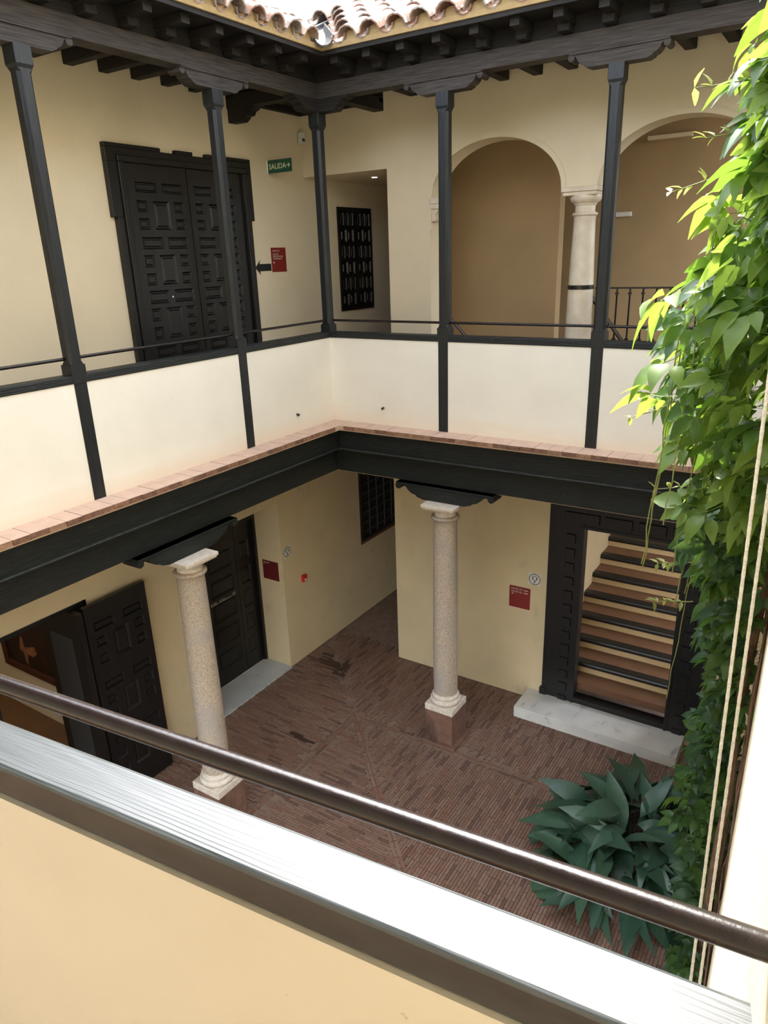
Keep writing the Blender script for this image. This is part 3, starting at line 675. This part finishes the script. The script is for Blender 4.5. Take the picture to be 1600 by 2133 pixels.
build('architrave', MB().box(2.24, 2.27, -3.17, -1.09, 0, .012, TD4).box(3.22, 3.25, -3.17, -1.09, 0, .012, TD4).box(2.27, 3.22, -1.12, -1.09, 0, .012, TD4).box(2.27, 3.22, -3.13, -3.10, 0, .012, TD4), W_DOOR, d4)
build('plinth_block', MB().box(1.885, 1.96, -3.17, -3.09, -.1, .016, TD4), W_DOOR, d4)
build('marble_step', MB().box(1.737, 3.43, .655, YB - .001, ZF - .01, -3.17), MARBLE_W, label='white veined marble step before the stair doorway', cat='step', bevel=.004)
# staircase
st = empty('staircase', (2.75, 1.3, -3.1), 'staircase of clay treads, cream risers and black nosings behind the doorway', 'stairs')
RISE, RUN = .1335, .31
def tshare(name, mb, mt): return mesh_of(name, mb, mt)
X0, X1 = 1.95, 3.62
tread = tshare('tread', MB().box(X0, X1, .10, RUN + .03, -.03, -.003), TREAD); riser = tshare('riser', MB().box(X0, X1, .03, .05, -RISE, -.03), RISER)
nprof = [(.11, -.0), (.02, 0), (.008, -.007), (.001, -.022), (0, -.036), (.006, -.053), (.02, -.062), (.11, -.062)]
nm = MB(); nm.loft([[(X0, a, b) for a, b in nprof], [(X1, a, b) for a, b in nprof]]); nosing = tshare('nosing', nm, W_DOOR)
for k in range(0, 8):
    y = 1.04 + RUN * k; z = -2.97 + RISE * k
    if k: place('nosing', nosing, (0, y, z), parent=st); place('riser', riser, (0, y, z), parent=st)
    if k < 8 and k: place('tread', tread, (0, y, z), parent=st)
    if k == 0: build('landing', MB().box(X0, X1, 1.15, 1.04 + RUN + .05, -3.05, z), TREAD, st)
# lattice window, ground floor passage
w1 = empty('window_1', (XL, 2.4, -2.23), kind='structure')
build('sill', MB().box(1.83, 3.0, -2.235, -2.185, -.02, .012, TW), CLAYSILL, w1)
build('pane', MB().box(1.845, 3.0, -2.185, -1.0, 0, .006, TW), BLACK, w1)
m = MB(); m.box(1.835, 1.875, -2.185, -1.0, 0, .03, TW); m.box(2.96, 3.0, -2.185, -1.0, 0, .03, TW); m.box(1.875, 2.96, -1.04, -1.0, 0, .03, TW); m.box(1.875, 2.96, -2.185, -2.145, 0, .03, TW); build('frame', m, W_DOOR, w1)
for i in range(5): build('bar', MB().box(2.04 + i * .19, 2.058 + i * .19, -2.145, -1.04, .012, .024, TW), LATTICE, w1)
for i in range(7): build('bar', MB().box(1.875, 2.96, -2.06 + i * .135, -2.045 + i * .135, .012, .026, TW), LATTICE, w1)
# panelled shutter, upper passage
w2 = empty('window_2', (XL, 2.0, .9), kind='structure')
for a in (1.645, 1.997):
    P = []
    for k in range(6):
        z0 = .965 + k * .182; n = 2 if k % 2 == 0 else 3
        w = (.348 - .06) / n
        P += [(a + .03 + i * w + .012, a + .03 + (i + 1) * w - .012, z0, z0 + .14) for i in range(n)]
    leaf(w2, lambda u, v, t: (XL + .02 + t, u, v), a, a + .348, .905, 2.075, P, thick=.03)

# ================================================================== SIGNS AND SMALL FITTINGS
def text_mesh(name, body, size, T, u, v, material, parent, align='LEFT', depth=.0012, bold=0):
    cu = bpy.data.curves.new('txt', 'FONT'); cu.body = body; cu.size = size; cu.align_x = align; cu.space_line = .95; cu.offset = bold; cu.resolution_u = 3
    to = bpy.data.objects.new('txt', cu); COL.objects.link(to); dg = bpy.context.evaluated_depsgraph_get(); dg.update()
    me = to.evaluated_get(dg).to_mesh(); mb = MB(); mb.add([T(u + p.co.x, v + p.co.y, depth) for p in me.vertices], [tuple(p.vertices) for p in me.polygons]); to.evaluated_get(dg).to_mesh_clear()
    bpy.data.objects.remove(to); bpy.data.curves.remove(cu)
    return build(name, mb, material, parent, recalc=False)
def arrow_poly(u, v, s, ang):
    base = [(-.5, .07), (.15, .07), (.15, .07), (-.0, .32), (.12, .40), (.5, 0), (.12, -.40), (-.0, -.32), (.15, -.07), (-.5, -.07)]
    c, d = math.cos(ang), math.sin(ang)
    return [(u + s * (x * c - y * d), v + s * (x * d + y * c)) for x, y in base]
# left wall faces +x: as seen from the courtyard, reading direction runs along +y
TS = lambda u, v, t: (XL + t, u, v)
sg = empty('room_sign', (XL, .56, 1.40), 'dark red room sign with pale lettering and arrow beside the double door', 'sign')
build('plate', MB().box(.443, .675, 1.398, 1.640, 0, .006, TS), RED, sg)
text_mesh('lettering', 'SALAS 5 6', .026, TS, .462, 1.600, LETTER, sg, depth=.007); text_mesh('lettering', 'SALA DE\nEXPOSICIONES\nTEMPORALES', .024, TS, .462, 1.567, LETTER, sg, depth=.007)
m = MB(); m.prism(arrow_poly(.475, 1.492, .028, math.pi), .006, .0075, TS); build('arrow', m, LETTER, sg)
ap = [(.184, 1.447), (.262, 1.52), (.25, 1.483), (.43, 1.483), (.43, 1.412), (.25, 1.412), (.262, 1.375)]
m = MB(); m.prism(ap, 0, .003, TS); build('arrow_sticker', m, BLACK, label='black arrow sticker pointing at the panelled double door', cat='arrow')
# exit sign: a flag sign standing out from the left wall, facing the courtyard
TX = lambda u, v, t: (u, .49 - t, v)
sg = empty('exit_sign', (XL, .49, 2.35), 'green exit sign reading SALIDA with an arrow, standing out from the wall', 'sign')
build('plate', MB().box(XL, -.735, 2.345, 2.465, -.012, 0, TX), GREEN, sg); build('edge', MB().box(XL, XL + .012, 2.338, 2.472, -.014, .002, TX), WHITE, sg)
text_mesh('lettering', 'SALIDA', .068, TX, XL + .025, 2.382, LETTER_G, sg, depth=.001, bold=.0012)
m = MB(); m.prism(arrow_poly(-.775, 2.405, .052, 0), 0, .0012, TX); build('arrow', m, LETTER_G, sg)
# back wall faces -y
TB = lambda u, v, t: (u, YB - t, v)
sg = empty('room_sign', (1.6, YB, -2.19), 'red room sign with two lines of lettering by the stair doorway', 'sign')
build('plate', MB().box(1.477, 1.718, -2.187, -1.932, 0, .006, TB), RED, sg)
text_mesh('lettering', 'SALAS 3/4', .030, TB, 1.498, -1.972, LETTER, sg, depth=.007); text_mesh('lettering', 'SALAS 5/6', .030, TB, 1.498, -2.005, LETTER, sg, depth=.007)
m = MB()
for v in (-1.968, -2.001): m.box(1.645, 1.69, v, v + .008, .006, .0072, TB)
build('small_lettering', m, LETTER, sg)
m = MB(); m.prism(arrow_poly(1.512, -2.026, .026, R(45)), .006, .0075, TB); build('arrow', m, LETTER, sg)
def sticker(T, u, v, digit, label):
    sg = empty('audio_guide_sticker', T(u, v, 0), label, 'sticker')
    build('square', MB().box(u - .068, u + .068, v - .068, v + .068, 0, .0015, T), PAPER, sg)
    m = MB(); rings = []
    ring = lambda r, t: [T(u + r * math.cos(2 * math.pi * k / 32), v + r * math.sin(2 * math.pi * k / 32), t) for k in range(32)]
    m.loft([ring(.058, .0016), ring(.058, .0028), ring(.065, .0028), ring(.065, .0016)], cap=False); build('ring', m, BLACK, sg)
    m = MB(); arc = [(u + .024 * math.cos(R(a)), v + .018 + .022 * math.sin(R(a))) for a in range(0, 181, 15)]
    for (p, q) in zip(arc, arc[1:]):
        dx, dy = q[0] - p[0], q[1] - p[1]; L = math.hypot(dx, dy); nx_, ny_ = -dy / L * .003, dx / L * .003
        m.prism([(p[0] - nx_, p[1] - ny_), (q[0] - nx_, q[1] - ny_), (q[0] + nx_, q[1] + ny_), (p[0] + nx_, p[1] + ny_)], .0015, .003, T)
    for sg_ in (-1, 1): m.box(u + sg_ * .022 - .006, u + sg_ * .022 + .006, v - .004, v + .02, .0015, .003, T)
    build('headphones', m, BLACK, sg)
    text_mesh('digit', digit, .05, T, u, v - .046, BLACK, sg, 'CENTER', .003, .002)
sticker(TB, 1.76, -1.806, '7', 'white headphone sticker with a seven by the stair doorway')
sticker(TS, .30, -1.761, '3', 'white headphone sticker with a three above the red fire alarm')
# reveal of the recessed door faces -y at y = 0.2
TV = lambda u, v, t: (u, .2 - t, v)
sg = empty('room_sign', (-1.24, .2, -2.13), 'plain dark red square sign on the reveal of the recessed door', 'sign')
build('plate', MB().box(-1.363, -1.12, -2.13, -1.885, 0, .006, TV), REDDARK, sg)
REVEAL_SIGN = sg; m = MB(); m.prism(arrow_poly(-1.337, -1.94, .016, math.pi), .006, .0075, TV); build('arrow', m, LETTER, sg)
sg = empty('fire_alarm', (XL, .55, -2.25), 'small red fire alarm button on the cream wall', 'alarm')
build('case', MB().box(.515, .59, -2.25, -2.165, 0, .04, TS), REDBOX, sg, bevel=.005); build('button', MB().box(.535, .57, -2.235, -2.21, .04, .043, TS), WHITE, sg)
m = MB(); m.box(-1.04, -.985, 1.0, 1.06, 2.66, 2.78); sg = build('motion_sensor', m, WHITE, label='small white motion sensor in the upper gallery corner', cat='sensor', bevel=.012)
build('lens', MB().box(-.985, -.982, 1.01, 1.05, 2.685, 2.715), GREY, sg)
sgd = empty('door_lettering', (-1.48, -.4, -2.24), 'small white lettering and emblem on the recessed black door', 'lettering')
def tiny_print(T, spans, parent, material, h=.010, t=.003):
    """print too small to read in the photograph: rows of letter-sized strokes"""
    m = MB(); q = random.Random(5)
    for u0, u1, v in spans:
        u = u0
        while u < u1:
            w = q.uniform(.004, .007)
            if q.random() < .9: m.box(u, u + w, v, v + h * q.uniform(.8, 1), t - .001, t, T)
            u += w + .0022
    return build('lettering', m, material, parent)
tiny_print(TD2, [(-.59, -.555, -2.192), (-.545, -.497, -2.192), (-.59, -.485, -2.214), (-.455, -.37, -2.192), (-.455, -.262, -2.214)], sgd, PAPER)
tiny_print(TV, [(-1.345, -1.30, -1.918), (-1.29, -1.262, -1.918)], REVEAL_SIGN, LETTER, .012, .007)
m = MB(); m.loft([[TD2(-.215 + r * math.cos(k * .5236), -2.195 + r * math.sin(k * .5236), t) for k in range(12)] for r, t in ((.016, .002), (.016, .0035), (.022, .0035), (.022, .002))], cap=False); build('emblem', m, PAPER, sgd)
root = empty('downlight', (-.51, 1.65, 2.34), 'small round downlight in the passage ceiling', 'light')
EM = bpy.data.materials.new('lit lamp'); EM.use_nodes = True; EM.node_tree.nodes['Principled BSDF'].inputs['Emission Color'].default_value = (1, .9, .75, 1); EM.node_tree.nodes['Principled BSDF'].inputs['Emission Strength'].default_value = 4
build('bulb', MB().lathe(-.51, 1.65, [(.03, 2.340), (.03, 2.346)], 16), EM, root); build('ring', MB().lathe(-.51, 1.65, [(.045, 2.343), (.045, 2.3455)], 20), WHITE, root)
for T, s, nm_ in ((TL, .576, 'left parapet'), (TR, .584, 'back parapet')):
    build('pipe_stub', MB().tube([T(s, -.01, .165), T(s, .025, .16)], .012, 8), GREY, label='tiny cut pipe stub low on the ' + ('parapet by the double door' if nm_[0] == 'l' else 'parapet before the arches'), cat='pipe')
# picture in the room
pc = empty('framed_picture', (-2.95, -2.0, -2.75), 'dark framed picture with a warm glowing shape on the inner room wall', 'picture')
TP = lambda u, v, t: (u, -2.0 - t, v)
build('canvas', MB().box(-3.3, -2.3, -2.66, -1.6, 0, .02, TP), CANVAS, pc)
m = MB(); m.box(-3.39, -3.3, -2.75, -1.5, 0, .045, TP); m.box(-2.3, -2.2, -2.75, -1.5, 0, .045, TP); m.box(-3.3, -2.3, -2.75, -2.66, 0, .045, TP); m.box(-3.3, -2.3, -1.6, -1.5, 0, .045, TP); build('frame', m, FRAMEW, pc, bevel=.01)
blob = [(-3.04, -2.47), (-2.98, -2.30), (-2.945, -2.28), (-2.93, -2.42), (-2.86, -2.40), (-2.74, -2.36), (-2.70, -2.43), (-2.78, -2.50), (-2.90, -2.50), (-2.93, -2.66), (-2.96, -2.60), (-2.97, -2.50)]
m = MB(); m.prism(blob, .02, .022, TP); build('painted_shape', m, FLESH, pc)

# ================================================================== PLANTS
def blade(L, W, droop, fold=.25, n=5, base=.04, ex=.75):
    """a pointed leaf blade along +x, curving down, as two rows of quads; returns verts, faces"""
    V = []; F = []
    for i in range(n + 1):
        t = i / n; w = W * (math.sin(math.pi * (t ** ex)) * .95 + .05 * (1 - t)) * (1 if i < n else 0)
        if i == n: w = .002
        x = base + L * t * (1 - .12 * droop * t); z = -droop * L * t * t * .6
        V += [(x, -w, z + fold * w), (x, 0, z), (x, w, z + fold * w)]
    for i in range(n):
        a = 3 * i; F += [(a, a + 3, a + 4, a + 1), (a + 1, a + 4, a + 5, a + 2)]
    return V, F
def compound(rnd, sc=1.0):
    """palmate leaf of five leaflets at the end of a stalk"""
    m = MB()
    for k, a in enumerate((-75, -38, 0, 38, 75)):
        L = (.080, .115, .140, .115, .080)[k] * rnd.uniform(.85, 1.15) * sc; V, F = blade(L, L * .29, rnd.uniform(.2, .9), .35)
        c, s = math.cos(R(a + rnd.uniform(-8, 8))), math.sin(R(a)); tl = rnd.uniform(-.25, .15)
        m.add([(x * c - y * s, x * s + y * c, z + tl * x) for x, y, z in V], F)
    m.tube([(-.06 * sc, 0, .012), (0, 0, 0), (.045, 0, 0)], .0016, 4)
    return m
rnd = random.Random(11)
CMESH = []
for mt in LEAF:
    for k in range(3): CMESH.append(mesh_of('vine_leaf', compound(rnd), mt, recalc=False, smooth=True))
# profile of the vine's outer edge: (height, how far out it reaches, y of its middle)
VP = [(3.05, 3.95, -2.75), (2.4, 3.86, -2.75), (2.166, 3.80, -2.7), (2.02, 3.76, -2.7), (1.87, 3.75, -2.7), (1.69, 3.79, -2.7), (1.57, 3.71, -2.7), (1.44, 3.65, -2.7), (1.34, 3.60, -2.7), (1.15, 3.57, -2.6), (1.0, 3.53, -2.6), (.77, 3.62, -2.4), (.62, 3.66, -2.3), (.345, 3.65, -2.1), (.02, 3.66, -1.9), (-.35, 3.67, -1.7), (-.73, 3.76, -1.5), (-1.12, 3.79, -1.4), (-1.47, 3.64, -1.3), (-1.86, 3.64, -1.3), (-2.35, 3.78, -1.3), (-3.2, 3.80, -1.4)]
def vprof(z):
    for (z1, x1, y1), (z0, x0, y0) in zip(VP, VP[1:]):
        if z0 <= z <= z1:
            t = (z - z0) / (z1 - z0); return x0 + t * (x1 - x0), y0 + t * (y1 - y0)
    return (VP[0][1], VP[0][2]) if z > VP[0][0] else (VP[-1][1], VP[-1][2])
vine = empty('climbing_vine', (RW(-1.6) - .06, -1.6, ZF), 'leafy green creeper climbing the sunlit right wall beside the white ropes', 'vine')
leaves = []
for k in range(1250):
    z = rnd.uniform(-3.1, 3.3) if rnd.random() < .66 else rnd.uniform(.2, 2.7)
    xo, ym = vprof(z); y = ym + rnd.gauss(0, .34); y = max(ym - .38, min(ym + .8, y))
    xw = RW(y) - .03; dy = abs(y - ym); xo2 = xo + .25 * min(dy, .6)
    t = rnd.random() ** .8; x = xo2 + rnd.uniform(-.01, .10); x = x + (xw - x) * t
    outw = 1 - t
    dr = Vector((-.75 - .3 * outw, rnd.uniform(-.75, .55), rnd.uniform(-.9, .15))).normalized()
    nrm = Vector((-.25 + rnd.uniform(-.6, .5), rnd.uniform(-.8, .5), rnd.uniform(.2, .9))).normalized()
    lat = nrm.cross(dr).normalized(); nn_ = dr.cross(lat)
    rot = Matrix((dr, lat, nn_)).transposed()
    leaves.append(((x, y, z), rot, rnd.uniform(.5, 1.12) * (1 if z > .2 else .95), outw, z))
def vis(l):
    p = project(l[0])
    return (0 if (p and 1250 < p[0] < 1600 and 0 < p[1] < 2050) else 9) + (p[2] if p else 9) - .6 * l[3]
leaves.sort(key=vis)
restl = MB()
for i, (p, rot, s, ow, z) in enumerate(leaves):
    mi = rnd.choice((0, 1, 1, 0)) if z > .4 else rnd.choice((0, 2, 2, 0))  # sun and shade put into the leaf colour: brighter above, deeper below
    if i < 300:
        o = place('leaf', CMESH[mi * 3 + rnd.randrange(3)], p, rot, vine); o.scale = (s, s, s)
    else:
        me = CMESH[mi * 3 + rnd.randrange(3)]; P = Vector(p)
        restl.add([P + rot @ (v.co * s) for v in me.vertices], [tuple(q.vertices) for q in me.polygons], mi)
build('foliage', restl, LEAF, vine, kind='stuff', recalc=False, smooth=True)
def wob(p0, p1, n, a):
    p0, p1 = Vector(p0), Vector(p1); P = []
    for i in range(n + 1):
        t = i / n; q = p0.lerp(p1, t)
        if 0 < i < n: q += Vector((rnd.uniform(-a, a), rnd.uniform(-a, a), 0))
        P.append(q)
    return P
tr = wob((RW(-1.6) - .06, -1.6, ZF), (RW(-2.2) - .05, -2.2, 2.6), 16, .025)
build('trunk', MB().tube(tr, [.024 - .0007 * i for i in range(17)], 8), BARK, vine, smooth=True)
build('trunk', MB().tube(wob((RW(-1.55) - .05, -1.52, ZF), (RW(-1.4) - .04, -1.3, 1.4), 14, .03), [.014 - .0005 * i for i in range(15)], 7), BARK, vine, smooth=True)
for k in range(9):
    y = rnd.uniform(-2.9, -1.0); z = rnd.uniform(-2.9, -1.2)
    build('tendril', MB().tube(wob((RW(y) - .012, y, z), (RW(y) - .012, y + rnd.uniform(-.2, .2), z + rnd.uniform(1.0, 2.2)), 8, .012), .004, 5), BARK, vine)
for k in range(14):                          # hanging green runners
    z = rnd.uniform(-.2, 1.6); xo, ym = vprof(z); y = ym + rnd.uniform(-.3, .3); x = xo + rnd.uniform(.0, .22)
    L = rnd.uniform(.5, 1.1); build('runner', MB().tube(wob((x + .05, y, z), (x - .02, y + .05, z - L), 12, .006), .0024, 5), STEM, vine)
SPRIGS = [((3.95, -2.7, 2.02), (3.64, -2.72, 2.02)), ((3.92, -2.7, 1.88), (3.70, -2.75, 1.86)), ((3.82, -2.7, 1.76), (3.60, -2.74, 1.70)), ((3.84, -2.6, 1.02), (3.50, -2.62, .86)), ((3.80, -2.3, .92), (3.43, -2.35, .80)), ((3.9, -2.2, .52), (3.55, -2.22, .44)), ((3.75, -2.0, .02), (3.56, -2.02, -.02)), ((3.72, -1.8, -.30), (3.52, -1.82, -.34))]
small = []
for k in range(3):
    V, F = blade(.05, .012, .4, .3, 3, 0); mm = MB(); mm.add(V, F); small.append(mesh_of('young_leaf', mm, PALE, recalc=False))
for a, b in SPRIGS:
    P = wob(a, b, 6, .012); sp_ = build('sprig', MB().tube(P, [.004 - .0004 * i for i in range(7)], 5), STEM, vine)
    for q in P[2:]:
        for k in range(2):
            dr = Vector((rnd.uniform(-1, .2), rnd.uniform(-.6, .6), rnd.uniform(-.9, .9))).normalized()
            o = place('young_leaf', rnd.choice(small), q, dr.to_track_quat('X', 'Z').to_matrix(), sp_); s = rnd.uniform(.6, 1.3); o.scale = (s, s, s)
# ropes
for k, (a, b) in enumerate((((4.108, -3.25, -2.6), (3.998, -3.25, 3.0)), ((4.134, -3.25, -2.4), (4.042, -3.25, 3.0)))):
    m = MB(); n = 220; P = []
    for i in range(n + 1): P.append(Vector(a).lerp(Vector(b), i / n))
    m.tube(P, [.0052 + (.0009 if i % 2 else 0) for i in range(n + 1)], 8)
    build('rope', m, ROPE_M, label='white braided rope hanging before the vine, ' + ('nearer to the wall' if k else 'farther out from the wall'), cat='rope', group='white ropes', smooth=True)

# broad-leaved plant on the courtyard floor
PB = Vector((3.33, -.72, ZF))
plant = empty('broad_leaf_plant', PB, 'clump of broad dark green leaves on the brick floor below the vine', 'plant')
AM = []
for mt in ASPI:
    for (L, W, D) in ((.46, .078, .9), (.42, .088, 1.4), (.36, .076, 2.0)):
        V, F = blade(L, W, D, .30, 8, .0, 1.05); mm = MB(); mm.add(V, F); AM.append(mesh_of('broad_leaf', mm, mt, recalc=False, smooth=True))
build('crown', MB().lathe(PB.x, PB.y, [(.20, ZF), (.22, ZF + .05), (.12, ZF + .10)], 12), BARK, plant)
for k in range(210):
    a = rnd.uniform(0, 2 * math.pi); rr = math.sqrt(rnd.random()); q = PB + Vector((.52 * rr * math.cos(a), .60 * rr * math.sin(a), 0))
    el = R(rnd.uniform(-5, 50) + 35 * (1 - rr)); h = .10 + .32 * (1 - rr ** 2) * rnd.uniform(.5, 1.1) + rnd.uniform(0, .12)
    aa = a + rnd.gauss(0, .85)
    dr = Vector((math.cos(aa) * math.cos(el), math.sin(aa) * math.cos(el), math.sin(el))); lat = Vector((-math.sin(aa), math.cos(aa), 0)); nn_ = dr.cross(lat)
    rl = Matrix.Rotation(rnd.gauss(0, .55), 3, dr)
    rot = rl @ Matrix((dr, lat, nn_)).transposed()
    s = rnd.uniform(.75, 1.1)
    o = place('leaf', AM[rnd.randrange(6)], q + Vector((0, 0, h)), rot, plant); o.scale = (s, s, s)
stalks = MB()
for k in range(60):
    a = rnd.uniform(0, 2 * math.pi); r_ = .5 * math.sqrt(rnd.random()); q = PB + Vector((r_ * math.cos(a), r_ * math.sin(a), 0)); stalks.tube([PB + Vector((r_ * .5 * math.cos(a), r_ * .5 * math.sin(a), 0)), q + Vector((0, 0, .3))], .005, 4)
build('stalks', stalks, ASPI[0], plant, kind='stuff')
